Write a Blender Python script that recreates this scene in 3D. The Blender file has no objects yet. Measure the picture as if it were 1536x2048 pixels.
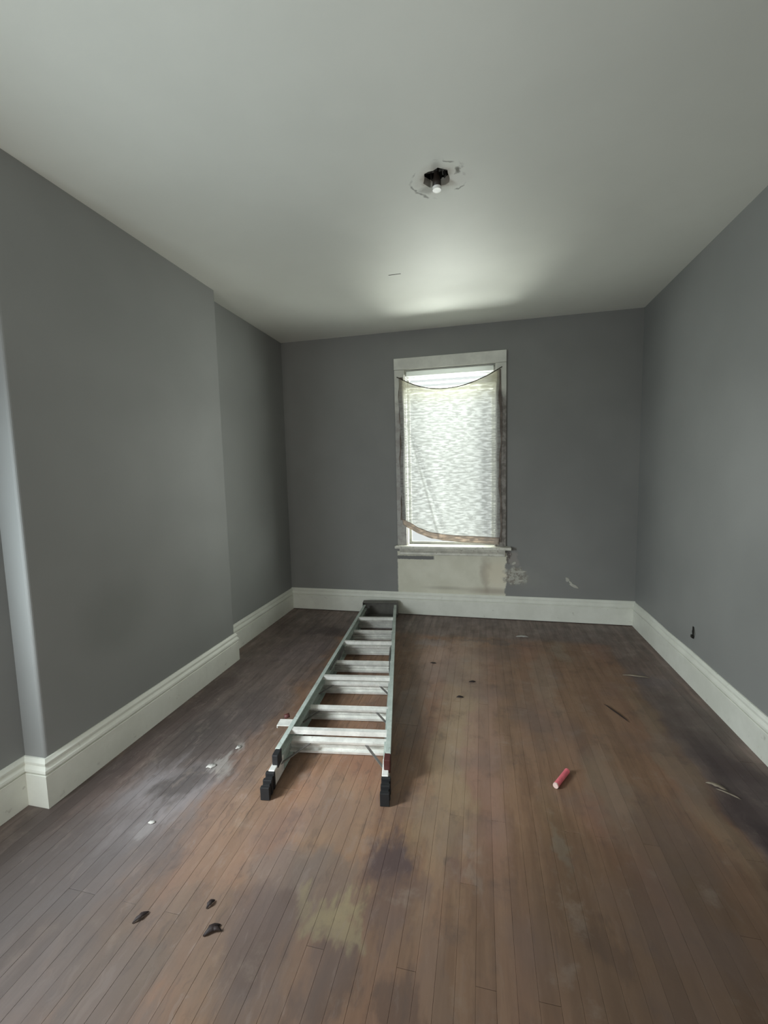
import bpy, bmesh, math, random
from mathutils import Vector, Matrix
rnd = random.Random(7)
scene = bpy.context.scene
COL = scene.collection
H = 2.8                       # ceiling height
XL, XB, XR, D, YR = -2.014, -1.8985, 1.361, 4.1955, -1.6
YB0, YB1 = 1.401, 2.900       # chimney breast, near and far faces

# ------------------------------------------------------------------ camera
def camera():
    yaw, pitch, roll, cz, f = 0.2261, -0.0950, -0.0238, 1.4596, 852.45
    cy, sy, cp, sp = math.cos(yaw), math.sin(yaw), math.cos(pitch), math.sin(pitch)
    F = Vector((-sy*cp, cy*cp, sp)); r = Vector((cy, sy, 0)); u = r.cross(F)
    c, s = math.cos(roll), math.sin(roll)
    R = c*r + s*u; U = -s*r + c*u
    cam = bpy.data.cameras.new('camera'); o = bpy.data.objects.new('camera', cam)
    COL.objects.link(o)
    M = Matrix((R, U, -F)).transposed().to_4x4(); M.translation = (0, 0, cz)
    o.matrix_world = M
    cam.sensor_fit = 'VERTICAL'; cam.sensor_height = 36; cam.lens = f*36/2048
    cam.clip_start = 0.02
    scene.camera = o
camera()

# ------------------------------------------------------------------ light
w = bpy.data.worlds.new('overcast_sky'); scene.world = w; w.use_nodes = True
w.node_tree.nodes['Background'].inputs[0].default_value = (0.98, 0.99, 1.0, 1)
w.node_tree.nodes['Background'].inputs[1].default_value = 0.8
def area(name, loc, target, sx, sy, power, color):
    l = bpy.data.lights.new(name, 'AREA'); l.shape = 'RECTANGLE'; l.size = sx; l.size_y = sy
    l.energy = power; l.color = color
    o = bpy.data.objects.new(name, l); COL.objects.link(o)
    o.location = loc
    o.rotation_euler = (Vector(target) - Vector(loc)).to_track_quat('-Z', 'Y').to_euler()
    return o
# daylight outside the back window: open sky on either side, pale ground below
area('sky_right_of_back_window', (2.0, 5.55, 1.45), (-0.3, 4.2, 1.6), 2.8, 2.4, 860, (1.0, 1.0, 0.95))
area('sky_left_of_back_window', (-2.6, 5.55, 1.45), (-0.3, 4.2, 1.6), 2.8, 2.4, 400, (1.0, 1.0, 0.95))
area('ground_glow_back_window', (-0.30, 5.35, 1.25), (-0.30, 4.2, 1.95), 1.6, 1.2, 18, (1.0, 0.99, 0.92))
def spot(name, loc, target, power, deg, size, color):
    l = bpy.data.lights.new(name, 'SPOT'); l.energy = power; l.color = color
    l.spot_size = math.radians(deg); l.spot_blend = .6; l.shadow_soft_size = size
    o = bpy.data.objects.new(name, l); COL.objects.link(o); o.location = loc
    o.rotation_euler = (Vector(target) - Vector(loc)).to_track_quat('-Z', 'Y').to_euler()
spot('sunlit_ground_glint', (-0.42, 5.40, 1.10), (-0.30, 4.19, 2.36), 620, 40, .36, (1.0, 0.99, 0.93))
# side window daylight, and fill lamps in two added doorways out of frame
sw = area('daylight_side_window', (-2.00, 0.62, 1.22), (-0.60, 1.17, 1.08), 0.40, 0.85, 24, (0.80, 0.94, 1.0))
sw.data.spread = math.radians(170)
sw2 = area('high_sky_side_window', (-2.005, 0.62, 1.24), (-0.75, 1.75, 0.20), 0.36, 0.80, 11, (0.90, 0.97, 1.0))
sw2.data.spread = math.radians(85)
area('fill_right_doorway', (1.40, -0.70, 1.05), (-1.0, -0.2, 1.05), 0.86, 2.0, 11, (1.0, 1.0, 0.97))  # unseen fill lamp, added to lighten the left wall
area('fill_rear_doorway', (-1.30, -1.64, 1.05), (-1.3, 0, 1.10), 0.86, 2.0, 22, (1.0, 1.0, 0.98))  # unseen lamp added for ambient fill from behind the viewpoint
scene.view_settings.view_transform = 'Standard'
scene.view_settings.look = 'None'
scene.view_settings.gamma = 1
scene.view_settings.use_curve_mapping = False
scene.view_settings.exposure = 0.20
scene.cycles.use_denoising = True
scene.cycles.max_bounces = 10
scene.cycles.diffuse_bounces = 7
scene.cycles.transparent_max_bounces = 12
scene.cycles.sample_clamp_indirect = 4
scene.cycles.caustics_reflective = False
scene.cycles.caustics_refractive = False

# ------------------------------------------------------------------ node helpers
class NT:
    def __init__(s, name, rough=0.6, spec=0.4):
        s.m = bpy.data.materials.new(name); s.m.use_nodes = True
        s.t = s.m.node_tree; s.n = s.t.nodes
        s.b = s.n['Principled BSDF']; s.out = s.n['Material Output']
        s.b.inputs['Roughness'].default_value = rough
        s.b.inputs['Specular IOR Level'].default_value = spec
        s._pos = None
    def l(s, a, b): s.t.links.new(a, b)
    def pos(s):
        if s._pos is None: s._pos = s.n.new('ShaderNodeNewGeometry').outputs['Position']
        return s._pos
    def objco(s): return s.n.new('ShaderNodeTexCoord').outputs['Object']
    def vm(s, op, a, b):
        n = s.n.new('ShaderNodeVectorMath'); n.operation = op
        for i, v in enumerate((a, b)):
            if v is None: continue
            if hasattr(v, 'links'): s.l(v, n.inputs[i])
            else: n.inputs[i].default_value = v
        return n.outputs['Value'] if op in ('LENGTH', 'DOT_PRODUCT') else n.outputs['Vector']
    def m_(s, op, a, b=None, c=None, clamp=False):
        n = s.n.new('ShaderNodeMath'); n.operation = op; n.use_clamp = clamp
        for i, v in enumerate((a, b, c)):
            if v is None: continue
            if hasattr(v, 'links'): s.l(v, n.inputs[i])
            else: n.inputs[i].default_value = v
        return n.outputs[0]
    def noise(s, vec, scale, detail=3, rough=0.55, dist=0.0, color=False):
        n = s.n.new('ShaderNodeTexNoise'); s.l(vec, n.inputs['Vector'])
        n.inputs['Scale'].default_value = scale; n.inputs['Detail'].default_value = detail
        n.inputs['Roughness'].default_value = rough; n.inputs['Distortion'].default_value = dist
        return n.outputs['Color' if color else 'Fac']
    def ss(s, v, a, b, lo=0.0, hi=1.0):
        n = s.n.new('ShaderNodeMapRange'); n.interpolation_type = 'SMOOTHSTEP'
        s.l(v, n.inputs['Value'])
        n.inputs['From Min'].default_value = a; n.inputs['From Max'].default_value = b
        n.inputs['To Min'].default_value = lo; n.inputs['To Max'].default_value = hi
        return n.outputs['Result']
    def mix(s, f, a, b, mode='MIX'):
        n = s.n.new('ShaderNodeMix'); n.data_type = 'RGBA'; n.blend_type = mode
        for k, v in ((0, f), (6, a), (7, b)):
            if hasattr(v, 'links'): s.l(v, n.inputs[k])
            elif k == 0: n.inputs[0].default_value = v
            else: n.inputs[k].default_value = (*v, 1)
        return n.outputs[2]
    def ell(s, co, c, r, soft=0.35):      # soft-edged ellipse mask
        d = s.vm('SUBTRACT', co, c)
        d = s.vm('MULTIPLY', d, tuple(1/x if x else 0 for x in r))
        L = s.vm('LENGTH', d, None)
        return s.ss(L, 1+soft, 1-soft)
    def color(s, c):
        if hasattr(c, 'links'): s.l(c, s.b.inputs['Base Color'])
        else: s.b.inputs['Base Color'].default_value = (*c, 1)
    def bump(s, h, strength=0.2, dist=0.002):
        n = s.n.new('ShaderNodeBump'); n.inputs['Strength'].default_value = strength
        n.inputs['Distance'].default_value = dist
        s.l(h, n.inputs['Height']); s.l(n.outputs['Normal'], s.b.inputs['Normal'])

def plain(name, c, rough=0.5, metal=0.0, var=0.12, scale=9, spec=0.4, dirt=None):
    t = NT(name, rough, spec); t.b.inputs['Metallic'].default_value = metal
    n = t.noise(t.pos(), scale, 4, 0.6)
    col = t.mix(t.ss(n, 0.3, 0.75), tuple(x*(1-var) for x in c), tuple(min(1, x*(1+var)) for x in c))
    if dirt:
        n2 = t.noise(t.pos(), scale*2.7, 5, 0.7)
        col = t.mix(t.ss(n2, 0.56, 0.72), col, dirt)
    t.color(col)
    return t.m

WALL = (0.236, 0.236, 0.226)        # back wall
SIDE = (0.250, 0.253, 0.245)        # side walls, same paint lightened to make up for missing light
def wall_base(t, WALL=WALL):
    p = t.pos()
    n = t.noise(p, 1.3, 3, 0.5)
    col = t.mix(t.ss(n, 0.3, 0.7), tuple(x*0.94 for x in WALL), tuple(x*1.06 for x in WALL))
    fine = t.noise(p, 60, 2, 0.5)
    t.bump(fine, 0.12, 0.002)
    return col
def m_wall_left():
    t = NT('grey_wall_paint_left', 0.55, 0.35); col = wall_base(t, SIDE)
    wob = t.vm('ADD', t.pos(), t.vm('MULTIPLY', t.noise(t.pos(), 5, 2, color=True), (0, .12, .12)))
    k = t.ell(wob, (-1.9, 1.92, 0.78), (9, 0.20, 0.17), 0.6)  # soft shadow painted into the wall colour low on the breast
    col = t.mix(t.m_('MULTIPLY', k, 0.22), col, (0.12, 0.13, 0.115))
    t.color(col); return t.m
def m_wall_right():
    t = NT('grey_wall_paint_right', 0.5, 0.4); t.color(wall_base(t, SIDE)); return t.m
def m_wall_back():
    t = NT('grey_wall_paint_back', 0.55, 0.35); col = wall_base(t); p = t.pos()
    sp = t.n.new('ShaderNodeSeparateXYZ'); t.l(p, sp.inputs[0]); x, z = sp.outputs[0], sp.outputs[2]
    wn = t.m_('MULTIPLY', t.m_('SUBTRACT', t.noise(p, 9, 5, 0.65), 0.5), 0.10)
    wn2 = t.m_('MULTIPLY', t.m_('SUBTRACT', t.noise(p, 30, 3, 0.6), 0.5), 0.016)
    xr = t.m_('ADD', x, wn); xl = t.m_('ADD', x, wn2); zz = t.m_('ADD', z, wn2)
    # bare cream plaster below the sill
    rect = t.m_('MULTIPLY', t.ss(xl, -0.838, -0.830), t.ss(xr, 0.235, 0.222))
    rect = t.m_('MULTIPLY', rect, t.ss(zz, 0.655, 0.65))
    cn = t.noise(p, 4, 4, 0.6)
    cream = t.mix(t.ss(cn, .35, .7), (0.66, 0.645, 0.53), (0.74, 0.725, 0.61))
    blot = t.ell(t.vm('ADD', p, t.vm('MULTIPLY', t.noise(p, 8, 4, color=True), (.12, 0, .12))), (0.04+.06, D, 0.50), (0.035, 9, 0.16), 0.7)
    cream = t.mix(t.m_('MULTIPLY', blot, 0.55), cream, (0.34, 0.28, 0.22))
    warm = t.ell(p, (0.16, D, 0.44), (0.12, 9, 0.14), 0.5)
    cream = t.mix(t.m_('MULTIPLY', warm, 0.6), cream, (0.74, 0.67, 0.52))
    low = t.ell(p, (0.10, D, 0.27), (0.22, 9, 0.03), 0.8)
    cream = t.mix(t.m_('MULTIPLY', low, 0.5), cream, (0.26, 0.19, 0.15))
    low2 = t.ell(p, (-0.35, D, 0.285), (0.16, 9, 0.016), 0.9)
    cream = t.mix(t.m_('MULTIPLY', low2, 0.35), cream, (0.22, 0.19, 0.15))
    # a leftover stroke of grey paint in the cream
    g1 = t.m_('MULTIPLY', t.ss(x, -0.455, -0.475), t.m_('MULTIPLY', t.ss(zz, 0.566, 0.574), t.ss(zz, 0.610, 0.602)))
    cream = t.mix(g1, cream, tuple(v*0.75 for v in WALL))
    col = t.mix(rect, col, cream)
    # scraped spot beside the patch and brush of white further right
    wob = t.vm('ADD', p, t.vm('MULTIPLY', t.vm('SUBTRACT', t.noise(p, 14, 5, 0.65, color=True), (.5, .5, .5)), (.20, 0, .10)))
    k = t.ell(wob, (0.31, D, 0.43), (0.10, 9, 0.085), 0.25)
    scr = t.mix(t.ss(t.noise(p, 26, 4, 0.7), .42, .6), (0.24, 0.21, 0.17), (0.55, 0.54, 0.47))
    col = t.mix(t.m_('MULTIPLY', k, 0.8), col, scr)
    k = t.ell(wob, (0.29, D, 0.60), (0.05, 9, 0.07), 0.3)
    col = t.mix(t.m_('MULTIPLY', k, 0.6), col, (0.33, 0.30, 0.27))
    k = t.ell(wob, (0.255, D, 0.62), (0.02, 9, 0.07), 0.4)
    col = t.mix(t.m_('MULTIPLY', k, 0.75), col, (0.07, 0.05, 0.04))
    k = t.ell(wob, (0.44, D, 0.40), (0.14, 9, 0.09), 0.6)
    col = t.mix(t.m_('MULTIPLY', k, 0.30), col, (0.30, 0.30, 0.27))
    t.color(col); return t.m
def m_ceiling():
    t = NT('ceiling_paint', 0.5, 0.35); p = t.pos()
    n = t.noise(p, 1.1, 4, 0.55)
    col = t.mix(t.ss(n, .3, .7), (0.74, 0.75, 0.685), (0.80, 0.81, 0.74))
    wob = t.vm('ADD', p, t.vm('MULTIPLY', t.vm('SUBTRACT', t.noise(p, 11, 4, 0.6, color=True), (.5, .5, .5)), (.09, .09, 0)))
    d = t.vm('LENGTH', t.vm('SUBTRACT', wob, (-0.195, 2.12, H)), None)
    ring = t.m_('MULTIPLY', t.ss(d, .118, .127), t.ss(d, .137, .128))
    brk = t.ss(t.noise(p, 13, 2), .47, .6)
    col = t.mix(t.m_('MULTIPLY', t.m_('MULTIPLY', ring, brk), .7), col, (0.12, 0.11, 0.09))
    col = t.mix(t.m_('MULTIPLY', t.ss(d, .125, .06), .35), col, (0.45, 0.39, 0.33))
    col = t.mix(t.m_('MULTIPLY', t.ss(d, .085, .045), .6), col, (0.22, 0.15, 0.10))
    k = t.ell(wob, (-0.255, 2.185, H), (.035, .02, 9), .6); col = t.mix(t.m_('MULTIPLY', k, .5), col, (.2, .2, .17))
    k = t.ell(wob, (-0.09, 2.13, H), (.055, .045, 9), .5); col = t.mix(t.m_('MULTIPLY', k, .55), col, (.72, .71, .66))
    k = t.ell(wob, (-0.10, 2.085, H), (.014, .02, 9), .5); col = t.mix(t.m_('MULTIPLY', k, .85), col, (.07, .06, .04))
    t.color(col); t.bump(t.noise(p, 35, 3, .6), 0.15, 0.003); return t.m

def m_floor():
    t = NT('worn_floor_boards', 0.5, 0.35); p = t.pos()
    # each board wears a little differently
    inf = t.n.new('ShaderNodeObjectInfo'); rv = inf.outputs['Random']
    big = t.vm('MULTIPLY', t.vm('SUBTRACT', t.noise(p, 3.2, 4, .6, color=True), (.5, .5, .5)), (.34, .34, 0))
    st = t.vm('MULTIPLY', p, (22, 2.4, 1))
    stn = t.noise(st, 1.0, 5, .62)
    st2 = t.noise(t.vm('MULTIPLY', p, (75, 5, 1)), 1.0, 3, .6)
    blot = t.noise(p, 5.5, 6, .66)
    wob = t.vm('ADD', p, big)
    fin = t.vm('MULTIPLY', t.vm('SUBTRACT', t.noise(t.vm('MULTIPLY', p, (16, 5, 1)), 1.0, 4, .65, color=True), (.5, .5, .5)), (.16, .30, 0))
    wob2 = t.vm('ADD', wob, fin)
    brown = t.mix(t.ss(stn, .33, .68), (0.225, 0.132, 0.084), (0.325, 0.200, 0.130))
    hue = t.noise(t.vm('MULTIPLY', p, (4.0, 0.9, 1)), 1.0, 3, .5)
    brown = t.mix(t.m_('MULTIPLY', t.ss(hue, .45, .7), .75), brown, (0.33, 0.180, 0.125))
    brown = t.mix(t.m_('MULTIPLY', t.ss(hue, .42, .28), .55), brown, (0.235, 0.165, 0.098))
    border = t.mix(t.ss(stn, .35, .68), (0.165, 0.122, 0.106), (0.27, 0.205, 0.180))
    # the rectangle where a covering kept the middle brown
    sp = t.n.new('ShaderNodeSeparateXYZ'); t.l(wob2, sp.inputs[0]); x, y = sp.outputs[0], sp.outputs[1]
    sp2 = t.n.new('ShaderNodeSeparateXYZ')
    t.l(t.vm('ADD', p, t.vm('MULTIPLY', big, (.35, .5, 0))), sp2.inputs[0])
    inside = t.m_('MULTIPLY', t.ss(x, -1.30, -1.14), t.m_('MULTIPLY', t.ss(sp2.outputs[0], 1.03, .975), t.ss(sp2.outputs[1], 3.73, 3.62)))
    col = t.mix(inside, border, brown)
    def spot(c, r, colr, k, soft=.45, co=wob2):
        nonlocal col
        m = t.ell(co, (c[0], c[1], 0), (r[0], r[1], 0), soft)
        col = t.mix(t.m_('MULTIPLY', m, k), col, colr)
    spot((-1.55, 2.9), (.30, .9), (.175, .145, .130), .5)
    spot((-1.35, 3.60), (.24, .13), (.075, .055, .052), .7)
    spot((-1.45, 3.15), (.22, .22), (.21, .165, .160), .5)
    spot((-1.42, 2.10), (.22, .40), (.105, .090, .086), .7)
    spot((-1.60, 1.95), (.16, .30), (.085, .072, .068), .6)
    spot((-1.45, 1.50), (.22, .26), (.27, .25, .255), .85)
    spot((-1.62, 1.12), (.26, .30), (.10, .088, .088), .8)  # border darkened in colour against the bright side window light
    spot((-1.34, 1.22), (.12, .20), (.16, .145, .147), .6)
    spot((-1.40, 1.62), (.10, .12), (.08, .070, .068), .8)
    spot((-1.32, 1.78), (.055, .06), (.42, .40, .37), .55)
    spot((-1.27, 1.93), (.035, .04), (.42, .40, .37), .5)
    spot((-1.36, 1.40), (.040, .04), (.40, .38, .37), .45)
    spot((-1.80, 2.0), (.10, .8), (.085, .062, .058), .7)
    spot((-1.84, 1.45), (.08, .3), (.05, .040, .038), .7)
    spot((-1.12, 1.80), (.10, .40), (.19, .145, .122), .6)
    spot((-1.25, 1.15), (.10, .30), (.15, .125, .118), .6)
    spot((-1.0, 1.38), (.22, .24), (.27, .18, .138), .55)
    spot((-.95, 1.02), (.28, .16), (.19, .145, .115), .6)
    spot((-1.05, .88), (.16, .10), (.18, .150, .130), .6)
    spot((-.72, 1.32), (.14, .12), (.22, .180, .160), .65)
    spot((-.62, 1.62), (.16, .22), (.37, .255, .175), .5)
    spot((-.37, 1.45), (.075, .12), (.085, .058, .062), .9)
    spot((-.28, 1.30), (.12, .10), (.15, .100, .090), .6)
    spot((-.55, 1.33), (.12, .10), (.20, .165, .140), .55)
    spot((-.595, 1.245), (.035, .035), (.36, .30, .18), .75)
    spot((-.47, 1.235), (.075, .065), (.38, .32, .185), .8)
    spot((-.40, 1.16), (.04, .06), (.36, .30, .18), .8)
    spot((-.70, 1.13), (.14, .13), (.12, .092, .088), .8)
    spot((-.62, .98), (.13, .10), (.17, .130, .118), .6)
    spot((-.42, 1.02), (.07, .09), (.105, .072, .062), .75)
    spot((-.24, 1.02), (.05, .10), (.10, .064, .052), .7)
    spot((-.14, 1.10), (.06, .12), (.24, .165, .125), .5)
    spot((-.10, 1.42), (.06, .07), (.21, .118, .095), .6)
    spot((-.12, 1.45), (.022, .025), (.085, .05, .043), .8)
    spot((-.02, 1.40), (.03, .05), (.33, .26, .21), .5)
    spot((-.22, 3.20), (.26, .36), (.50, .345, .275), .8)
    spot((-.10, 2.75), (.14, .60), (.42, .30, .205), .6)
    spot((-.16, 2.1), (.10, .7), (.38, .285, .185), .6)
    spot((.02, 2.3), (.09, .8), (.36, .225, .175), .6)
    spot((-.42, 2.6), (.07, .5), (.26, .185, .150), .6)
    spot((-.42, 3.55), (.13, .10), (.36, .33, .32), .5)
    spot((.30, 1.58), (.030, .07), (.30, .265, .205), .6)
    spot((.42, 3.0), (.08, .40), (.32, .255, .20), .5)
    spot((.30, 2.6), (.07, .35), (.23, .155, .110), .6)
    spot((.60, 3.45), (.07, .16), (.34, .28, .22), .55)
    spot((.55, 2.0), (.10, .30), (.30, .245, .185), .5)
    spot((.05, 3.62), (.30, .05), (.12, .095, .095), .6)
    spot((.60, 1.30), (.50, .42), (.125, .080, .052), .65)
    spot((.38, 1.3), (.08, .06), (.10, .063, .046), .6)
    spot((.72, 1.75), (.14, .25), (.18, .125, .092), .6)
    spot((.35, 2.9), (.9, .9), (.29, .205, .150), .25)
    spot((.93, 2.25), (.06, .6), (.28, .22, .16), .5, co=wob)
    spot((1.15, 2.6), (.16, .40), (.120, .100, .092), .6, co=wob)
    spot((1.16, 2.0), (.14, .45), (.062, .042, .046), .85, co=wob)
    spot((1.14, 1.55), (.16, .35), (.055, .036, .040), .85, co=wob)
    spot((1.12, 3.1), (.14, .12), (.19, .160, .165), .6)
    # scratches along the grain, small dark nicks, dust
    col = t.mix(t.m_('MULTIPLY', t.ss(st2, .60, .74), .30), col, (.075, .052, .045))
    col = t.mix(t.m_('MULTIPLY', t.ss(blot, .54, .72), .45), col, (.11, .080, .070))
    col = t.mix(t.m_('MULTIPLY', t.ss(blot, .44, .28), .35), col, (.40, .33, .275))
    # coarse scuffing along the boards, stronger towards the left
    sc = t.noise(t.vm('ADD', t.vm('MULTIPLY', p, (30, 6.5, 1)), t.vm('MULTIPLY', big, (14, 6, 0))), 1.0, 6, .72)
    lf = t.ss(sp2.outputs[0], .3, -1.2, .25, 1.0)
    col = t.mix(t.m_('MULTIPLY', t.m_('MULTIPLY', t.ss(sc, .52, .66), lf), .50), col, (.085, .066, .060))
    col = t.mix(t.m_('MULTIPLY', t.m_('MULTIPLY', t.ss(sc, .46, .34), lf), .30), col, (.40, .325, .290))
    tint = t.noise(p, 2.3, 3, .5)
    col = t.mix(t.m_('MULTIPLY', t.ss(tint, .45, .65), .35), col, (.17, .130, .122))
    nr = t.m_('MULTIPLY', t.ss(sp2.outputs[1], 1.9, 1.0), .36)  # near boards darkened in colour to offset the strong light there
    col = t.mix(nr, col, (.115, .082, .064))
    bl = t.ell(wob2, (-1.45, 1.0, 0), (.42, .42, 0), .6)  # near left corner toned down further in colour, against the side light
    col = t.mix(t.m_('MULTIPLY', bl, .45), col, (.085, .074, .072))
    val = t.n.new('ShaderNodeHueSaturation'); val.inputs['Saturation'].default_value = 1.06
    t.l(t.ss(rv, 0, 1, .76, .88), val.inputs['Value']); t.l(col, val.inputs['Color'])
    t.color(val.outputs[0])
    t.l(t.ss(blot, .3, .7, .38, .62), t.b.inputs['Roughness'])
    t.bump(t.m_('ADD', stn, st2), .25, .0015)
    return t.m

# ------------------------------------------------------------------ mesh helpers
class MB:
    def __init__(s): s.v = []; s.f = []
    def add(s, vs, fs):
        b = len(s.v); s.v += [Vector(q) for q in vs]; s.f += [tuple(i+b for i in q) for q in fs]; return s
    def box(s, a, b, M=None):
        (x0, y0, z0), (x1, y1, z1) = a, b
        vs = [Vector(q) for q in ((x0,y0,z0),(x1,y0,z0),(x1,y1,z0),(x0,y1,z0),(x0,y0,z1),(x1,y0,z1),(x1,y1,z1),(x0,y1,z1))]
        if M is not None: vs = [M @ q for q in vs]
        return s.add(vs, [(0,3,2,1),(4,5,6,7),(0,1,5,4),(1,2,6,5),(2,3,7,6),(3,0,4,7)])
    def beam(s, p, q, w, h, up=(0,0,1), taper=1.0):     # rectangular bar from p to q
        p, q = Vector(p), Vector(q); d = (q-p).normalized()
        sx = d.cross(Vector(up)).normalized(); uz = sx.cross(d).normalized()
        vs = []
        for c, k in ((p, 1), (q, taper)):
            for a, b in ((-1,-1),(1,-1),(1,1),(-1,1)): vs.append(c + sx*a*w/2*k + uz*b*h/2*k)
        return s.add(vs, [(3,2,1,0),(4,5,6,7),(0,1,5,4),(1,2,6,5),(2,3,7,6),(3,0,4,7)])
    def tube(s, pts, r, n=8, cap=True):
        pts = [Vector(q) for q in pts]; rr = r if isinstance(r, (list, tuple)) else [r]*len(pts)
        vs = []; fs = []
        for i, c in enumerate(pts):
            d = (pts[min(i+1, len(pts)-1)] - pts[max(i-1, 0)]).normalized()
            a = d.cross(Vector((0,0,1))) if abs(d.z) < .9 else d.cross(Vector((1,0,0)))
            a.normalize(); b = d.cross(a)
            for k in range(n):
                th = 2*math.pi*k/n; vs.append(c + rr[i]*(math.cos(th)*a + math.sin(th)*b))
        for i in range(len(pts)-1):
            for k in range(n):
                k2 = (k+1) % n; fs.append((i*n+k, i*n+k2, (i+1)*n+k2, (i+1)*n+k))
        if cap:
            fs.append(tuple(range(n-1, -1, -1))); fs.append(tuple(range((len(pts)-1)*n, len(pts)*n)))
        return s.add(vs, fs)
    def sweep(s, prof, p, q, right=(1,0,0), up=(0,0,1), sc=1.0):  # open/closed profile (list of 2D) from p to q
        p, q = Vector(p), Vector(q); R = Vector(right); U = Vector(up); n = len(prof)
        vs = [p + R*a + U*b for a, b in prof] + [q + R*a*sc + U*b*sc for a, b in prof]
        fs = [(i, (i+1) % n, n+(i+1) % n, n+i) for i in range(n)]
        fs += [tuple(range(n-1, -1, -1)), tuple(range(n, 2*n))]
        return s.add(vs, fs)
    def build(s, name, mat, parent=None, bevel=0, seg=2, smooth=False, solid=0):
        me = bpy.data.meshes.new(name); me.from_pydata(s.v, [], s.f); me.update()
        bm = bmesh.new(); bm.from_mesh(me); bmesh.ops.recalc_face_normals(bm, faces=bm.faces); bm.to_mesh(me); bm.free()
        me.materials.append(mat)
        if smooth:
            for q in me.polygons: q.use_smooth = True
        o = bpy.data.objects.new(name, me); COL.objects.link(o)
        if parent is not None: o.parent = parent
        if bevel:
            b = o.modifiers.new('bevel', 'BEVEL'); b.width = bevel; b.segments = seg; b.limit_method = 'ANGLE'
            b.harden_normals = False
        if solid:
            b = o.modifiers.new('solid', 'SOLIDIFY'); b.thickness = solid; b.offset = 0
        return o
def empty(name, loc=(0,0,0), rz=0.0):
    o = bpy.data.objects.new(name, None); COL.objects.link(o); o.location = loc; o.rotation_euler = (0,0,rz)
    o.empty_display_size = .1; return o
def tag(o, label, cat, group=None):
    o['label'] = label; o['category'] = cat
    if group: o['group'] = group
    return o
def struct(o, label=None):
    o['kind'] = 'structure'
    if label: o['label'] = label
    return o

# ------------------------------------------------------------------ room shell
M_wl, M_wr, M_wb, M_ceil, M_fl = m_wall_left(), m_wall_right(), m_wall_back(), m_ceiling(), m_floor()
TW = .25
TB = .13                      # back wall is thinner
mb = MB(); mb.box((XL-TW, YR-TW, -.12), (XR+TW, D+TW, -.010))
floor = struct(mb.build('floor', plain('subfloor', (.05, .04, .035))), 'worn brown strip floor with a dark stained border')

# strip boards, each one its own piece
def plank_mesh(L):
    b = MB(); w_, th, e = .0565/2, .0095, .0004
    vs = [(-w_, 0, -th), (w_, 0, -th), (w_, L, -th), (-w_, L, -th),
          (-w_, 0, -e), (w_, 0, -e), (w_, L, -e), (-w_, L, -e),
          (-w_+e, e, 0), (w_-e, e, 0), (w_-e, L-e, 0), (-w_+e, L-e, 0)]
    b.add(vs, [(0,3,2,1)] + [(i, (i+1) % 4, 4+(i+1) % 4, 4+i) for i in range(4)] + [(4+i, 4+(i+1) % 4, 8+(i+1) % 4, 8+i) for i in range(4)] + [(8,9,10,11)])
    return b
y_lo, y_hi = YR+.0, D-.001
lens = {}
def get_plank(L):
    k = round(L, 2)
    if k not in lens:
        o = plank_mesh(k-.0012).build('floor_board', M_fl, floor); lens[k] = o.data; return o
    o = bpy.data.objects.new('floor_board', lens[k]); COL.objects.link(o); o.parent = floor; return o
x = XL + .0285
while x < XR - .02:
    y = y_lo
    first = rnd.choice((.6, .9, 1.2, 1.5, 1.8))
    total = y_hi - y_lo
    cuts = [first]
    while total - cuts[-1] > 2.6: cuts.append(cuts[-1] + rnd.choice((1.5, 1.8, 2.1, 2.4)))
    if total - cuts[-1] < .25: cuts.pop()
    segs = []; a = 0
    for c in cuts + [round(total, 2)]: segs.append((a, round(c - a, 2))); a = c
    for a, L in segs:
        o = get_plank(L); o.location = (x, y + a, rnd.uniform(-.0006, 0))
    x += .0570

# ceiling with the broken hole for the lamp box
CH = (-.200, 2.112)
bm = bmesh.new()
def loop(pts):
    vs = [bm.verts.new(p) for p in pts]
    return [bm.edges.new((vs[i], vs[(i+1) % len(vs)])) for i in range(len(vs))]
es = loop([(XL-TW, YR-TW, H), (XR+TW, YR-TW, H), (XR+TW, D+TW, H), (XL-TW, D+TW, H)])
hole = []
for k in range(18):
    th = 2*math.pi*k/18; r = .064 + rnd.uniform(-.008, .009); hole.append((CH[0]+r*math.cos(th), CH[1]+r*math.sin(th)*.95, H))
es += loop(hole)
bmesh.ops.triangle_fill(bm, use_beauty=True, edges=es)
ext = bmesh.ops.extrude_face_region(bm, geom=bm.faces[:])
for v in [g for g in ext['geom'] if isinstance(g, bmesh.types.BMVert)]: v.co.z += .035
bmesh.ops.recalc_face_normals(bm, faces=bm.faces)
me = bpy.data.meshes.new('ceiling'); bm.to_mesh(me); bm.free(); me.materials.append(M_ceil)
ceiling = bpy.data.objects.new('ceiling', me); COL.objects.link(ceiling)
struct(ceiling, 'flat off-white ceiling with a scar around the bare lamp hole')

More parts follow.
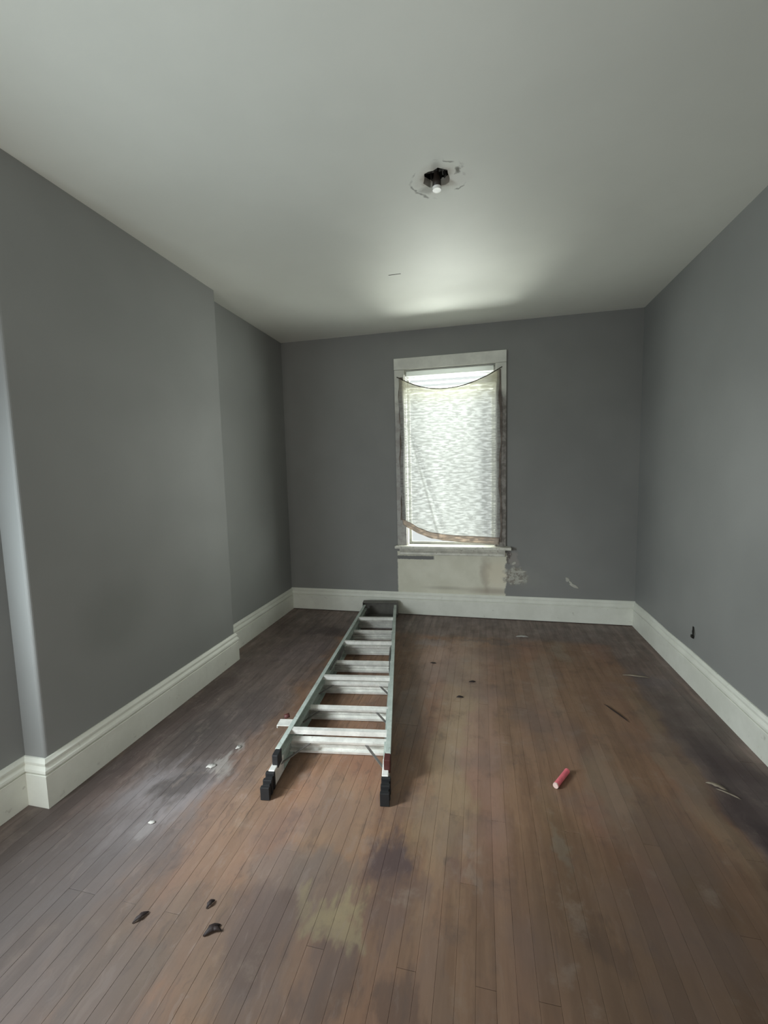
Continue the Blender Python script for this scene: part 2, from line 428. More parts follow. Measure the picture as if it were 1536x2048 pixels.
# back wall around window opening
WX0, WX1, WZ0, WZ1 = -.733, .132, .700, 2.432
mb = MB()
mb.box((XL-TW, D, -.02), (WX0, D+TB, H+.02)); mb.box((WX1, D, -.02), (XR+TW, D+TB, H+.02))
mb.box((WX0, D, -.02), (WX1, D+TB, WZ0)); mb.box((WX0, D, WZ1), (WX1, D+TB, H+.02))
wall_back = struct(mb.build('wall_back', M_wb), 'grey painted back wall around the window')
EY0, EY1 = -1.15, -.25  # unseen opening added for the right fill lamp
mb = MB(); mb.box((XR, YR-TW, -.02), (XR+TW, EY0, H+.02)); mb.box((XR, EY1, -.02), (XR+TW, D, H+.02)); mb.box((XR, EY0, 2.08), (XR+TW, EY1, H+.02))
wall_right = struct(mb.build('wall_right', M_wr), 'plain grey painted right wall')
DX0, DX1, DZ = -1.75, -.85, 2.08  # unseen opening added for the rear fill lamp
mb = MB(); mb.box((XL-TW, YR-TW, -.02), (DX0, YR, H+.02)); mb.box((DX1, YR-TW, -.02), (XR, YR, H+.02)); mb.box((DX0, YR-TW, DZ), (DX1, YR, H+.02))
struct(mb.build('wall_rear', M_wr), 'grey wall behind the viewpoint')
# left wall with its side window opening (just out of frame) and the chimney breast
VY0, VY1, VZ0, VZ1 = .36, .88, .70, 1.74
mb = MB()
mb.box((XL-TW, YR, -.02), (XL, VY0, H+.02)); mb.box((XL-TW, VY1, -.02), (XL, D, H+.02))
mb.box((XL-TW, VY0, -.02), (XL, VY1, VZ0)); mb.box((XL-TW, VY0, VZ1), (XL, VY1, H+.02))
wall_left = struct(mb.build('wall_left', M_wl), 'grey painted left wall with a shallow projecting breast')
mb = MB(); mb.box((XL-.01, YB0, -.005), (XB, YB1, H+.01))
br = mb.build('chimney_breast', M_wl, wall_left, bevel=.014, seg=4)

# baseboards: one moulded profile swept along each wall
M_base = NT('baseboard_paint', .42, .45)
_p = M_base.pos(); _n = M_base.noise(_p, 3, 5, .65)
_c = M_base.mix(M_base.ss(_n, .35, .7), (.69, .695, .62), (.78, .785, .71))
_c = M_base.mix(M_base.m_('MULTIPLY', M_base.ss(M_base.noise(_p, 17, 4, .7), .62, .74), .4), _c, (.25, .22, .18))
M_base.color(_c); M_base.bump(_n, .1, .002); M_base = M_base.m
PROF = [(0, 0), (.021, 0), (.021, .150), (.019, .153), (.014, .154), (.014, .158), (.022, .160), (.024, .166), (.022, .176), (.016, .184),
        (.012, .190), (.012, .194), (.016, .197), (.016, .206), (.010, .214), (.006, .222), (0, .223)]
def baseboard(name, path, label, z0=0, wav=0.0):
    path = [Vector((a, b)) for a, b in path]
    dens = [path[0]]
    for a, b in zip(path, path[1:]):
        k = max(1, int((b-a).length/.35)); dens += [a.lerp(b, i/k) for i in range(1, k+1)]
    def nrm(a, b): d = (b-a).normalized(); return Vector((d.y, -d.x))
    vs, fs = [], []; n = len(PROF)
    for i, c in enumerate(dens):
        n1 = nrm(dens[max(i-1, 0)], dens[max(i, 1)]); n2 = nrm(dens[min(i, len(dens)-2)], dens[min(i+1, len(dens)-1)])
        m = (n1+n2); m = m/(1+n1.dot(n2)) if (1+n1.dot(n2)) > .01 else n1
        wz = rnd.uniform(-1, 1)*wav
        for a, b in PROF:
            vs.append((c.x+m.x*a, c.y+m.y*a, z0+b+(wz*b/.22)))
    for i in range(len(dens)-1):
        for k in range(n): fs.append((i*n+k, i*n+(k+1) % n, (i+1)*n+(k+1) % n, (i+1)*n+k))
    fs += [tuple(range(n)), tuple(range((len(dens)-1)*n, len(dens)*n))]
    return struct(MB().add(vs, fs).build(name, M_base), label)
e = .0
baseboard('baseboard_left', [(XL, YR), (XL, YB0), (XB, YB0), (XB, YB1), (XL, YB1), (XL, D)], 'tall off-white moulded baseboard following the breast', wav=.001)
baseboard('baseboard_back', [(XL, D), (XR, D)], 'tall off-white moulded baseboard under the window', z0=.006)
baseboard('baseboard_right', [(XR, D), (XR, EY1+.11)], 'tall off-white moulded baseboard on the right wall', wav=.004)
baseboard('baseboard_right', [(XR, EY0-.11), (XR, YR)], 'short off-white baseboard behind the added right doorway')
mb = MB(); mb.box((XR-.022, EY0-.11, 0), (XR, EY0, 2.08)); mb.box((XR-.022, EY1, 0), (XR, EY1+.11, 2.08)); mb.box((XR-.022, EY0-.11, 2.08), (XR, EY1+.11, 2.19))
struct(mb.build('fill_door_2', M_base, bevel=.003), 'added doorway casing around the right fill light, behind the viewpoint')
baseboard('baseboard_rear', [(XR, YR), (DX1+.11, YR)], 'off-white baseboard behind the viewpoint')
baseboard('baseboard_rear', [(DX0-.11, YR), (XL, YR)], 'off-white baseboard behind the viewpoint')
mb = MB(); mb.box((DX0-.11, YR, 0), (DX0, YR+.022, DZ)); mb.box((DX1, YR, 0), (DX1+.11, YR+.022, DZ)); mb.box((DX0-.11, YR, DZ), (DX1+.11, YR+.022, DZ+.11))
struct(mb.build('fill_door_1', M_base, bevel=.003), 'added doorway casing around the rear fill light, behind the viewpoint')

# ------------------------------------------------------------------ back window
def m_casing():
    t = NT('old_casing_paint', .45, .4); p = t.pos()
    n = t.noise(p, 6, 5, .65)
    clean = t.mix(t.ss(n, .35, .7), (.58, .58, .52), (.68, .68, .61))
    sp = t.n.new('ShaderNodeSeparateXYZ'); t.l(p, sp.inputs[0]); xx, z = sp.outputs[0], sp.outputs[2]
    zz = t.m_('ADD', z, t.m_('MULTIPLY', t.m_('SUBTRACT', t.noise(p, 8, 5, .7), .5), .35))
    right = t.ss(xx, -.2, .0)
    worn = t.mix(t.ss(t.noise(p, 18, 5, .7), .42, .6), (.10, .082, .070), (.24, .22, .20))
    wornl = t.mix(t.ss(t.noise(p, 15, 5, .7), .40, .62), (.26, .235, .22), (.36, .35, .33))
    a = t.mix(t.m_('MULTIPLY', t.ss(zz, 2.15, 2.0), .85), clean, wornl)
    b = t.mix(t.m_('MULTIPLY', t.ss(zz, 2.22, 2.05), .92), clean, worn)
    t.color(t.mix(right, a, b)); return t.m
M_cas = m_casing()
M_trim = plain('window_trim_paint', (.70, .70, .635), .4, var=.1, scale=7)
M_sill = plain('worn_sill_paint', (.66, .65, .575), .4, var=.15, scale=12, dirt=(.22, .18, .14))
def m_glass():
    t = NT('window_glass'); n = t.n
    tr = n.new('ShaderNodeBsdfTransparent'); tr.inputs[0].default_value = (.93, .96, .95, 1)
    gl = n.new('ShaderNodeBsdfGlossy'); gl.inputs['Roughness'].default_value = .02
    mx = n.new('ShaderNodeMixShader'); mx.inputs[0].default_value = .06; t.l(tr.outputs[0], mx.inputs[1]); t.l(gl.outputs[0], mx.inputs[2])
    t.l(mx.outputs[0], t.out.inputs[0]); n.remove(t.b); return t.m
M_glass = m_glass()
# jamb lining is the window itself
mb = MB(); j = .012
mb.box((WX0, D-.001, WZ0), (WX0+j, D+TB, WZ1)); mb.box((WX1-j, D-.001, WZ0), (WX1, D+TB, WZ1))
mb.box((WX0+j, D-.001, WZ1-j), (WX1-j, D+TB, WZ1)); mb.box((WX0+j, D+.08, WZ0), (WX1-j, D+TB, WZ0+j))
M_rev = plain('darkened_reveal_paint', (.36, .36, .33), .6, var=.15)  # jamb and sash colour darkened to offset strong grazing light
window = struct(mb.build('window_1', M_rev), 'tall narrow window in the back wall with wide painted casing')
CY = D-.024
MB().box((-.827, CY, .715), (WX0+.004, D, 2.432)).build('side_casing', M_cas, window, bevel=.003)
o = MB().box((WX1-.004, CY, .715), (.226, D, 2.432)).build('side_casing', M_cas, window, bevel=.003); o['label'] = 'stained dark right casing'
MB().box((-.829, CY-.004, 2.434), (.226, D, 2.541)).build('head_casing', M_trim, window, bevel=.003)
mb = MB(); mb.sweep([(0, .694), (.001, .690), (.09, .690), (.34, .690), (.34, .716), (.004, .716), (0, .712)], (-.845, D-.090, 0), (.272, D-.090, 0), right=(0, 1, 0))
# trim the stool so the part outside the opening stops at the wall
mb = MB()
mb.box((-.845, D-.088, .690), (.272, D, .716)); mb.box((WX0+.002, D, .6995), (WX1-.002, D+.06, .716))
MB_s = mb.build('window_stool', M_sill, window, bevel=.005, seg=3)
mb = MB(); pr = [(0, .618), (-.018, .618), (-.022, .626), (-.020, .640), (-.026, .650), (-.040, .668), (-.044, .690), (0, .690)]
mb.sweep(pr, (-.805, D, 0), (.218, D, 0), right=(0, 1, 0)); mb.build('apron_moulding', M_sill, window)
def sash(z0, z1, y):
    m = MB(); x0, x1 = WX0+j, WX1-j; r = .026
    m.box((x0, y, z0), (x0+r, y+.025, z1)); m.box((x1-r, y, z0), (x1, y+.025, z1))
    m.box((x0+r, y, z0), (x1-r, y+.025, z0+r)); m.box((x0+r, y, z1-r), (x1-r, y+.025, z1))
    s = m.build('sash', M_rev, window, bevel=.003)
    MB().box((x0+r, y+.012, z0+r), (x1-r, y+.016, z1-r)).build('pane', M_glass, s)
sash(WZ0+j, WZ1-j, D+.085)

# slatted blind behind the cloth
def m_slat():
    t = NT('blind_slat_white', .45, .4); t.color((.66, .67, .65))
    tl = t.n.new('ShaderNodeBsdfTranslucent'); tl.inputs[0].default_value = (.8, .82, .80, 1)
    mx = t.n.new('ShaderNodeMixShader'); mx.inputs[0].default_value = .30
    t.l(t.b.outputs[0], mx.inputs[1]); t.l(tl.outputs[0], mx.inputs[2]); t.l(mx.outputs[0], t.out.inputs[0]); return t.m
M_slat = m_slat()
blind = tag(empty('window_blind', (-.30, D+.036, WZ1-j)), 'short white slatted blind showing above the sagging top of the cloth', 'blind')
hw = (WX1-WX0)/2 - j - .008
MB().box((-hw, -.028, -.045), (hw, .028, -.001)).build('head_rail', M_slat, blind, bevel=.003)
prof = []
for i in range(7):
    a = -.024 + .048*i/6; prof.append((a, .0035*(1-(a/.024)**2)))
tl = math.radians(16)
mb = MB(); vs = []; fs = []
for sx in (-hw, hw):
    for a, b in prof: vs.append((sx, a*math.cos(tl)+b*math.sin(tl), -a*math.sin(tl)+b*math.cos(tl)))
n = len(prof)
fs = [(i, i+1, n+i+1, n+i) for i in range(n-1)]
sl = MB().add(vs, fs).build('slat', M_slat, blind, smooth=True, solid=.0012)
sl.location = (0, 0, -.070)
z = -.070 - .046
for _ in range(2):
    c = sl.copy(); COL.objects.link(c); c.parent = blind; c.location = (0, 0, z); z -= .046
MB().box((-hw, -.022, z-.002), (hw, .022, z+.014)).build('bottom_rail', M_slat, blind, bevel=.003)
for s in (-.27, .27):
    MB().tube([(s, 0, -.04), (s, 0, z+.01)], .0011, 5).build('lift_cord', M_slat, blind)

# cloth sheet tacked over the window
def m_cloth(name, cream, trans, see=.0):
    t = NT(name, .85, .1); p = t.pos()
    q = t.vm('MULTIPLY', p, (15, 0, 66))
    d = t.noise(q, 1.0, 2, .5)
    d2 = t.noise(t.vm('MULTIPLY', p, (9, 0, 30)), 1.0, 3, .6)
    k = t.m_('ADD', t.m_('MULTIPLY', t.ss(d, .40, .66), .75), t.m_('MULTIPLY', d2, .25))
    sp = t.n.new('ShaderNodeSeparateXYZ'); t.l(p, sp.inputs[0])
    top = t.ss(sp.outputs[2], 2.02, 2.36)
    base = t.mix(top, (.66, .66, .63), (.62, .585, .47)) if cream is None else t.mix(d2, cream, cream)
    t.color(base)
    tcol = t.mix(k, tuple(v*.40 for v in trans), tuple(v*1.15 for v in trans))
    if cream is None: tcol = t.mix(t.m_('MULTIPLY', top, .8), tcol, (trans[0]*.66, trans[1]*.60, trans[2]*.40))
    # the diagonal fold is a doubled layer
    fx = t.m_('MULTIPLY_ADD', sp.outputs[2], -.26, -.70 + 1.85*.26 + .015)
    fold = t.m_('MULTIPLY', t.ss(t.m_('ABSOLUTE', t.m_('SUBTRACT', sp.outputs[0], fx)), .020, .004), t.ss(sp.outputs[2], 1.95, 1.55))
    tcol = t.mix(t.m_('MULTIPLY', fold, .55), tcol, tuple(v*.3 for v in trans))
    tl_ = t.n.new('ShaderNodeBsdfTranslucent'); t.l(tcol, tl_.inputs[0])
    tp_ = t.n.new('ShaderNodeBsdfTransparent')
    a1 = t.n.new('ShaderNodeMixShader'); a1.inputs[0].default_value = .45
    t.l(t.b.outputs[0], a1.inputs[1]); t.l(tl_.outputs[0], a1.inputs[2])
    ad = t.n.new('ShaderNodeMixShader'); t.l(t.m_('MULTIPLY', t.m_('MULTIPLY', t.m_('MULTIPLY_ADD', k, see*1.0, see*.22), t.ss(fold, 0, 1, 1, .35)), t.ss(top, 0, 1, 1, .35)), ad.inputs[0])
    t.l(a1.outputs[0], ad.inputs[1]); t.l(tp_.outputs[0], ad.inputs[2]); t.l(ad.outputs[0], t.out.inputs[0])
    return t.m
M_cloth = m_cloth('patterned_sheer_cloth', None, (.29, .30, .285), .47)
M_hem = m_cloth('folded_hem_cloth', (.60, .53, .47), (.62, .54, .47))
def lerp_pts(tab, x):
    for (a, b), (c, d) in zip(tab, tab[1:]):
        if x <= c:
            k = max(0, min(1, (x-a)/(c-a))); k2 = k*k*(3-2*k)*.35 + k*.65
            return b + (d-b)*k2
    return tab[-1][1]
topc = lambda x: 2.228 + (.128*((x+.36)/.42)**2 if x < -.36 else .150*((x+.36)/.525)**2)
bot = [(-.785, .985), (-.70, .945), (-.60, .890), (-.48, .845), (-.30, .822), (-.10, .812), (.165, .800)]
bot2 = [(-.785, .935), (-.70, .885), (-.60, .835), (-.48, .790), (-.30, .765), (-.10, .752), (.165, .738)]
def cloth_y(x, z):
    edge = min(1, max(0, (x+.73)/.10)) * min(1, max(0, (.13-x)/.08))
    y = CY - .012 - .010*(1-edge)*0
    y += edge*(.006*math.sin(x*17+z*2.2) + .004*math.sin(z*9+x*5))
    # diagonal fold falling from the left edge towards the bottom
    fx = -.70 + (1.85 - z)*.26 + .06*math.sin((1.85-z)*2)
    if z < 1.95: y -= .022*math.exp(-((x-fx)/.022)**2)*min(1, (1.95-z)*3)
    return y
def cloth_mesh(zlo, zhi, nx, nz, off=0):
    vs, fs = [], []
    for i in range(nx+1):
        x = -.775 + (.165+.775)*i/nx
        a, b = zlo(x), zhi(x)
        for k in range(nz+1):
            z = a + (b-a)*k/nz
            xx = x + (.008*math.sin(z*8)+.004*math.sin(z*23))*(1 if i in (0, nx) else .3)
            vs.append((xx, cloth_y(x, z)+off, z))
    for i in range(nx):
        for k in range(nz):
            a = i*(nz+1)+k; fs.append((a, a+nz+1, a+nz+2, a+1))
    return MB().add(vs, fs)
cl = cloth_mesh(lambda x: lerp_pts(bot, x), topc, 90, 110).build('window_cloth', M_cloth, smooth=True)
tag(cl, 'white patterned cloth sheet tacked across the back window, sagging at its top edge', 'curtain')
hm = cloth_mesh(lambda x: lerp_pts(bot2, x), lambda x: lerp_pts(bot, x)+.004, 60, 3, -.002).build('hem', M_hem, cl, smooth=True, solid=.003)
hm['label'] = 'thick beige bottom hem'
M_dark = plain('dark_edge', (.07, .06, .045), .8)
for nm, fn, rr in (('top_edge', topc, .0045), ('hem_seam', lambda x: lerp_pts(bot, x)+.003, .0028)):
    pts = []
    for i in range(41):
        x = -.775 + .94*i/40; zq = fn(x); pts.append((x, cloth_y(x, zq)-.002, zq))
    if nm == 'top_edge': pts = [(-.80, CY-.006, topc(-.775)+.012)] + pts + [(.185, CY-.006, topc(.165)+.012)]
    MB().tube(pts, rr, 6).build(nm, M_dark if nm == 'top_edge' else plain('seam_brown', (.20, .15, .115), .8), cl, smooth=True)
M_band = plain('shaded_cloth_side', (.17, .14, .12), .85, var=.4, scale=14)  # dark tone stands in for unlit cloth lying over the casing
for nm, x0, x1, za, zb in (('side_band', -.783, -.738, .97, 2.36), ('side_band', .136, .182, .76, 2.37)):
    vs, fs = [], []; N = 60
    for i in range(N+1):
        z = za + (zb-za)*i/N
        a = x0 + .005*math.sin(z*11)+.003*math.sin(z*31); b = x1 + .006*math.sin(z*7+1)
        vs += [(a, CY-.004, z), (b, CY-.007, z)]
    for i in range(N): fs.append((2*i, 2*i+1, 2*i+3, 2*i+2))
    MB().add(vs, fs).build(nm, M_band, cl, solid=.002)

# ------------------------------------------------------------------ left window (out of frame, gives the side daylight)
mb = MB()
mb.box((XL-TW, VY0, VZ0), (XL+.001, VY0+j, VZ1)); mb.box((XL-TW, VY1-j, VZ0), (XL+.001, VY1, VZ1))
mb.box((XL-TW, VY0+j, VZ0), (XL+.001, VY1-j, VZ0+j)); mb.box((XL-TW, VY0+j, VZ1-j), (XL+.001, VY1-j, VZ1))
w2 = struct(mb.build('window_2', M_trim), 'side window in the left wall')
mb = MB()
for a, b, y in ((VZ0+j, 1.23, XL-.16), (1.21, VZ1-j, XL-.20)):
    m = MB(); r = .04
    m.box((y-.03, VY0+j, a), (y, VY0+j+r, b)); m.box((y-.03, VY1-j-r, a), (y, VY1-j, b))
    m.box((y-.03, VY0+j+r, a), (y, VY1-j-r, a+r)); m.box((y-.03, VY0+j+r, b-r), (y, VY1-j-r, b))
    s = m.build('sash', M_trim, w2); MB().box((y-.017, VY0+j+r, a+r), (y-.013, VY1-j-r, b-r)).build('pane', M_glass, s)

# ------------------------------------------------------------------ peeling plaster chips beside the window
M_chip = plain('plaster_chip', (.46, .45, .40), .7, var=.15, scale=20)
def flake(cx, cz, w_, h_, th, ang=0, n=9):
    pts = []
    for k in range(n):
        t_ = 2*math.pi*k/n; r = rnd.uniform(.75, 1.15)
        a, b = math.cos(t_)*w_/2*r, math.sin(t_)*h_/2*r
        pts.append((a*math.cos(ang)-b*math.sin(ang), a*math.sin(ang)+b*math.cos(ang)))
    vs = [(cx+a, D, cz+b) for a, b in pts] + [(cx+a*.85, D-th, cz+b*.85) for a, b in pts]
    return vs, [tuple(range(n, 2*n))] + [(k, (k+1) % n, n+(k+1) % n, n+k) for k in range(n)]
for (cx, cz, a, b, th, ang) in ((.34, .470, .15, .028, .009, .05), (.285, .40, .07, .035, .005, .3), (.30, .55, .06, .03, .004, .5),
                               (.365, .385, .10, .018, .004, .15), (.782, .408, .035, .050, .004, .3), (.84, .350, .095, .028, .005, -.45), (.81, .378, .05, .022, .004, -.9)):
    MB().add(*flake(cx, cz, a, b, th, ang)).build('plaster_flake', M_chip, wall_back)

# ------------------------------------------------------------------ ceiling lamp box and socket
M_blk = plain('black_box_metal', (.018, .015, .012), .6, .3)
M_met = plain('bracket_metal', (.06, .055, .05), .7, .3)
M_glint = plain('socket_glint_white', (.85, .85, .82), .25)  # white colour stands in for the glint on the socket end
lamp = tag(empty('lamp_socket', (CH[0], CH[1], H)), 'bare lamp socket dangling from a broken hole in the ceiling', 'lamp')
mb = MB(); n = 8; vs = []
for zz in (.0355, .075):
    for k in range(n):
        th = 2*math.pi*(k+.5)/n; vs.append((.074*math.cos(th), .074*math.sin(th), zz))
mb.add(vs, [(k, (k+1) % n, n+(k+1) % n, n+k) for k in range(n)] + [tuple(range(n, 2*n))])
mb.build('junction_box', M_blk, lamp, solid=.002)
MB().box((-.052, -.008, .030), (.052, .008, .033)).box((-.006, -.03, .024), (.006, .03, .027)).build('mounting_strap', M_met, lamp)
MB().tube([(.0, .0, .07), (.022, .01, .03), (.020, .004, .0), (.012, .0, -.014)], .004, 7).build('wire', M_blk, lamp, smooth=True)
MB().tube([(-.01, .01, .07), (-.026, .012, .03), (-.024, .008, .004), (-.012, .0, -.014)], .004, 7).build('wire', M_blk, lamp, smooth=True)
MB().tube([(.02, .01, .07), (.044, .004, .012), (.038, -.012, -.010), (.046, -.020, -.004)], .0035, 7).build('wire', M_blk, lamp, smooth=True)
M_brn = plain('brown_socket', (.03, .022, .018), .4)
MB().tube([(0, 0, .05), (0, 0, .012), (.001, .001, -.012), (.001, .001, -.040)], [.010, .012, .020, .020], 16).build('socket_cap', M_brn, lamp, smooth=True)
MB().tube([(.001, .001, -.039), (.001, .001, -.052)], [.0205, .0195], 18).build('socket_ring', M_glint, lamp)
MB().box((.030, -.052, -.010), (.034, -.030, -.002)).build('screw_tab', M_met, lamp)
# short hairline crack further back
MB().box((-.62, 3.005, H-.0015), (-.535, 3.009, H+.001), None).build('hairline_crack', M_dark, ceiling)

# ------------------------------------------------------------------ stepladder lying on the floor
def m_rail():
    t = NT('pale_green_rail', .38, .5); p = t.pos(); t.b.inputs['Metallic'].default_value = .15
    n = t.noise(p, 14, 4, .65)
    col = t.mix(t.ss(n, .35, .7), (.44, .50, .455), (.56, .62, .57))
    col = t.mix(t.ss(t.noise(p, 45, 4, .7), .58, .72), col, (.27, .29, .26))
    t.color(col); return t.m
M_rail = m_rail()
M_alu = plain('ladder_aluminium', (.80, .79, .74), .40, .22, var=.15, scale=16, dirt=(.62, .60, .55))
M_rub = plain('black_rubber', (.012, .012, .013), .65)
M_red = plain('dark_red_plastic', (.07, .018, .016), .5)
M_cap = plain('ladder_cap_plastic', (.15, .142, .125), .5, var=.2)
ladder = tag(empty('stepladder', (-.688, 1.690, .002), math.radians(7.4)),
             'long folded aluminium and pale green stepladder lying flat on the boards, feet nearest', 'ladder')
LN = 2.40
def hx(s, inner=0): return .280 + (.158-.280)*s/LN - inner
FZ0, FZ1 = .004, .084        # front rails (climbing side down)
def p_lad(sgn, s, z, inn=0): return (sgn*hx(s, inn), s, z)
# front rails: C channels open inwards
def cprof(sgn, wd, h, t_=.003):
    a = [(0, 0), (-wd, 0), (-wd, t_), (-t_, t_), (-t_, h-t_), (-wd, h-t_), (-wd, h), (0, h)]
    return [(sgn*x, z) for x, z in a]
for sg in (-1, 1):
    r = MB().sweep(cprof(sg, .026, FZ1-FZ0), p_lad(sg, .07, FZ0), p_lad(sg, LN, FZ0)).build('front_rail', M_rail, ladder)
    # metal shoe bracket and ribbed rubber foot
    ft = MB().sweep([(0, 0), (-.030*sg, 0), (-.030*sg, .080), (0, .080)], (sg*(hx(.045)+.003), .035, FZ0+.001), (sg*(hx(.15)+.003), .15, FZ0+.001)).build('foot_bracket', M_alu, ladder, bevel=.003)
    m = MB()
    cx = sg*(hx(0)-.010)
    for k in range(5):
        g = .004 if k % 2 else 0
        m.box((cx-.021+g, -.045+k*.017, 0+g*.3), (cx+.021-g, -.045+(k+1)*.017, .080-g*1.5-.005*(4-k)))
    m.build('rubber_foot', M_rub, ladder, bevel=.002)
# treads, seen from below: channel with two lips and ribs, tilted
steps = [.285, .585, .885, 1.185, 1.485, 1.785, 2.065]
tp = math.radians(14)
for i, s in enumerate(steps):
    hwid = hx(s) - .004
    R = Matrix.Translation((0, s, .044)) @ Matrix.Rotation(tp, 4, 'X')
    m = MB()
    m.box((-hwid, .018, -.040), (hwid, .0215, .040), R)            # tread plate
    m.box((-hwid, -.010, .0365), (hwid, .018, .040), R)            # upper lip
    m.box((-hwid, -.010, -.040), (hwid, .018, -.0365), R)          # lower lip
    m.box((-hwid, -.010, .026), (hwid, -.0075, .0365), R)          # turned-in edges
    m.box((-hwid, -.010, -.0365), (hwid, -.0075, -.026), R)
    for zr in (-.016, 0, .016): m.box((-hwid, .010, zr-.0012), (hwid, .018, zr+.0012), R)
    m.build('tread', M_alu, ladder)
# diagonal knee braces under the three lowest treads
M_br = plain('brace_steel', (.20, .19, .18), .45, .6)
for i, (s, ln, inn) in enumerate(((.285, .185, .125), (.585, .11, .09), (.885, .10, .085))):
    for sg in (-1, 1):
        h_ = hx(s)
        MB().beam((sg*(h_-inn), s-.004, .066), (sg*(hx(s-ln)-.012), s-ln, .058 if i == 0 else .05), .013, .004, up=(0, .3, 1)).build('knee_brace', M_br, ladder)
# rear frame on top
RZ0, RZ1 = .092, .138
def rx(s): return .286 + (.160-.286)*s/LN
for sg in (-1, 1):
    s0 = .115
    MB().sweep(cprof(sg, .024, RZ1-RZ0, .0025), (sg*rx(s0)+.006, s0, RZ0), (sg*rx(LN-.06)+.003, LN-.06, RZ0)).build('rear_rail', M_rail, ladder, bevel=.001)
    f = MB().box((sg*rx(s0)+.006-.014*sg-.015, s0-.045, RZ0-.022), (sg*rx(s0)+.006-.014*sg+.015, s0+.012, RZ1-.004)).build('rear_foot', M_red if sg > 0 else M_rub, ladder, bevel=.004)
for s in (.285, .865, 1.435, 1.985):
    w_ = rx(s)-.001
    m = MB(); m.sweep([(0, 0), (.026, 0), (.026, .002), (.003, .002), (.003, .022), (.026, .022), (.026, .024), (0, .024)], (-w_+.005, s-.013, RZ1-.026), (w_+.003, s-.013, RZ1-.026), right=(0, 1, 0))
    m.build('rear_crossbar', M_alu, ladder)
# locking spreaders folded along the rails
for sg in (-1, 1):
    m = MB(); a = 1.02; b = 1.40
    m.beam((sg*(rx(a)-.030), a, RZ0+.012), (sg*(rx(b)-.030), b, RZ0+.012), .004, .016)
    m.beam((sg*(rx(b)-.034), b, RZ0+.006), (sg*(rx(1.22)-.036), 1.20, RZ0-.010), .004, .016)
    m.build('spreader', M_br, ladder)
# bracket tab sticking out on the left near the feet
m = MB(); m.box((-.345, .335, .112), (-.262, .395, .116), None); m.box((-.345, .335, .100), (-.341, .395, .114))
m.build('bracket_tab', M_alu, ladder, bevel=.001)
MB().tube([(-.326, .405, .122), (-.300, .418, .126)], .012, 10).build('tab_knob', M_red, ladder, smooth=True)
# top cap: hollow box at the far end
m = MB(); cw = .176; y0, y1 = LN-.030, LN+.056
m.box((-cw, y1-.004, .004), (cw, y1, .150))
m.box((-cw, y0, .146), (cw, y1-.004, .150)); m.box((-cw, y0, .004), (cw, y1-.004, .008))
m.box((-cw, y0, .008), (-cw+.004, y1-.004, .146)); m.box((cw-.004, y0, .008), (cw, y1-.004, .146))
m.build('top_cap', M_cap, ladder, bevel=.0015)

# ------------------------------------------------------------------ small things
M_pink = plain('pink_red_plastic', (.82, .17, .21), .35, var=.12, scale=40)
M_pale = plain('pale_end', (.75, .55, .50), .4)
tb = tag(empty('plastic_tube', (.329, 1.942, .0135), 0), 'small pinkish red plastic tube lying on the brown boards', 'tube')
d = Vector((.069, .110, 0))
MB().tube([(0, 0, 0), d*.06, d*.10, d*.90, d*.95, d], [.0115, .013, .0122, .0122, .013, .012], 16).build('tube_body', M_pink, tb, smooth=False)
MB().tube([-d*.045, (0, 0, 0)], [.0122, .0132], 16).build('end_cap', M_pale, tb)
sf = Vector((0, 0, 0))
M_dk = plain('dark_debris', (.018, .010, .009), .7)
M_wd = plain('pale_wood', (.27, .225, .17), .6, var=.2, scale=20)
M_pp = plain('paper_white', (.44, .42, .39), .8)
def shard(name, loc, L, W, ang, mat, label, cat, curl=.008, n=7, group=None, pinch=1.0):
    vs, fs = [], []
    for i in range(n+1):
        t_ = i/n; w_ = W*(math.sin(math.pi*min(.97, max(.06, t_)))**pinch)*rnd.uniform(.8, 1.2)/2
        z = .0012 + curl*math.sin(math.pi*t_)*.8
        off = rnd.uniform(-.12, .12)*W
        x = (t_-.5)*L
        for sgn, zz in ((-1, 0), (1, .003)):
            vs.append((x, sgn*w_+off, z+zz if i not in (0, n) else .0012))
    for i in range(n): fs.append((2*i, 2*i+2, 2*i+3, 2*i+1))
    o = MB().add(vs, fs).build(name, mat, None, smooth=True, solid=.002)
    o.location = loc; o.rotation_euler = (0, 0, ang); tag(o, label, cat, group); return o
shard('dry_leaf', (-1.107, 1.064, .001), .052, .013, 1.05, M_dk, 'thin dark curled leaf scrap, leftmost of the three near dark scraps', 'debris')
shard('dry_leaf', (-.905, 1.150, .001), .034, .014, 1.2, M_dk, 'tiny dark leaf scrap, farthest back of the three near scraps', 'debris')
o = shard('dry_leaf', (-.850, 1.078, .001), .055, .020, .9, M_dk, 'dark forked leaf scrap closest to the bottom edge', 'debris')
o2 = shard('leaf_fork', (0, 0, .001), .036, .011, 0, M_dk, 'x', 'debris')
o2.parent = o; o2.location = (.010, -.012, .001); o2.rotation_euler = (0, 0, -.7)
for k in ('label', 'category'): del o2[k]
shard('wood_splinter', (1.035, 2.085, .001), .080, .020, -.55, M_wd, 'pale splinter by the right baseboard, wider of the pair', 'splinter', .010)
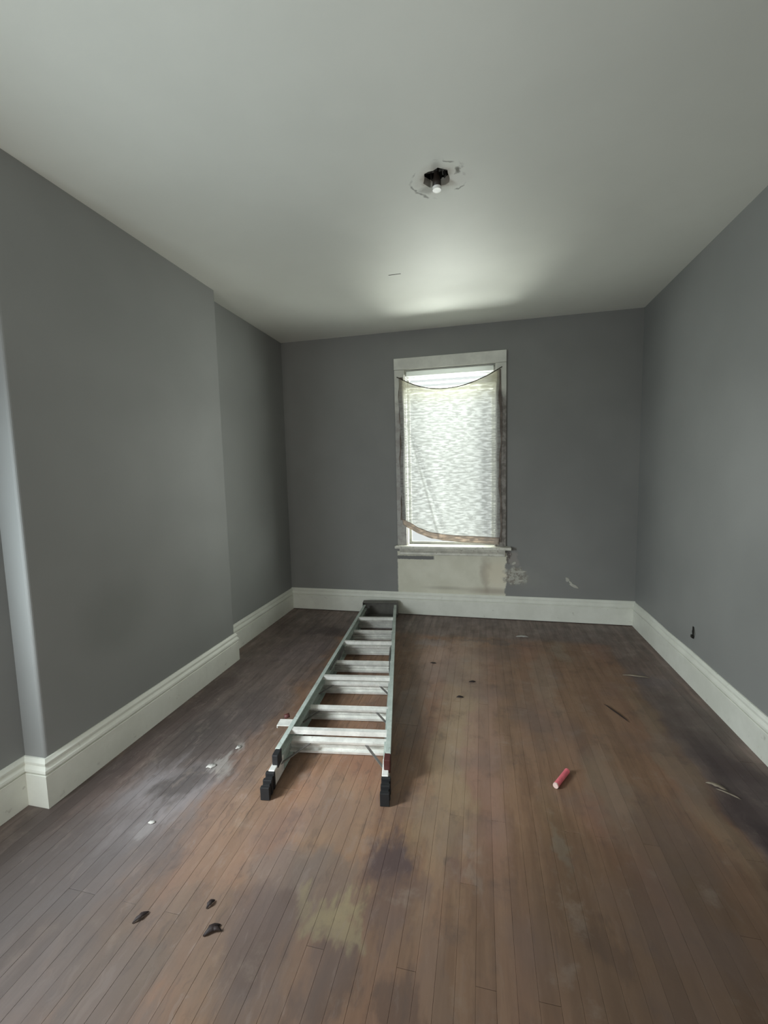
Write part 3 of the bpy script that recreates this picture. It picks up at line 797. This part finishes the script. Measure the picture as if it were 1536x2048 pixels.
shard('wood_splinter', (1.062, 2.045, .001), .090, .006, -.62, M_wd, 'thin pale splinter by the right baseboard, nearer of the pair', 'splinter', .004)
shard('bark_strip', (.775, 2.640, .001), .20, .007, -1.12, M_dk, 'thin dark strip lying alone on the right of the brown boards', 'debris', .003)
shard('curled_strip', (1.045, 3.145, .001), .17, .018, -.10, M_wd, 'pale curled strip near the far right corner on dark boards', 'debris', .006)
shard('paper_scrap', (.344, 3.751, .001), .11, .035, .05, M_pp, 'small white paper scrap near the back baseboard', 'paper', .006)
shard('dirt_crumb', (-.138, 2.653, .001), .045, .018, .1, M_dk, 'dark crumb right of the ladder, nearest of three in line', 'debris', .003)
shard('dirt_crumb', (-.065, 2.870, .001), .045, .014, .2, M_dk, 'dark crumb right of the ladder, middle of three in line', 'debris', .003)
shard('dirt_crumb', (-.36, 3.11, .001), .045, .010, .0, M_dk, 'dark crumb right of the ladder, farthest and leftmost', 'debris', .002)
shard('plaster_chip', (-1.33, 1.765, .001), .05, .030, .6, M_pp, 'white plaster chip left of the ladder feet, larger one', 'debris', .0008)
shard('plaster_chip', (-1.275, 1.925, .001), .035, .020, .9, M_pp, 'white plaster chip left of the ladder, small far one', 'debris', .0008)
shard('plaster_chip', (-1.365, 1.405, .001), .030, .016, .3, M_pp, 'tiny white plaster chip nearest the left baseboard', 'debris', .0006)

# bare outlet hole in the right wall
ou = tag(empty('wall_outlet', (XR, 3.101, .354)), 'small dark bare outlet with loose strap low on the right wall', 'outlet')
vs = []; n = 10
for k in range(n):
    th = 2*math.pi*k/n; r = rnd.uniform(.8, 1.15); vs.append((-.0012, .020*math.cos(th)*r, .036*math.sin(th)*r))
MB().add(vs + [(.0, v[1]*1.1, v[2]*1.1) for v in vs], [tuple(range(n))] + [(k, (k+1) % n, n+(k+1) % n, n+k) for k in range(n)]).build('torn_opening', plain('torn_grey', (.10, .10, .09), .8, var=.4, scale=60), ou)
MB().box((-.006, -.006, -.040), (-.001, .006, .040)).box((-.012, -.012, -.036), (-.001, .014, -.018)).build('mounting_strap', M_blk, ou, bevel=.001)
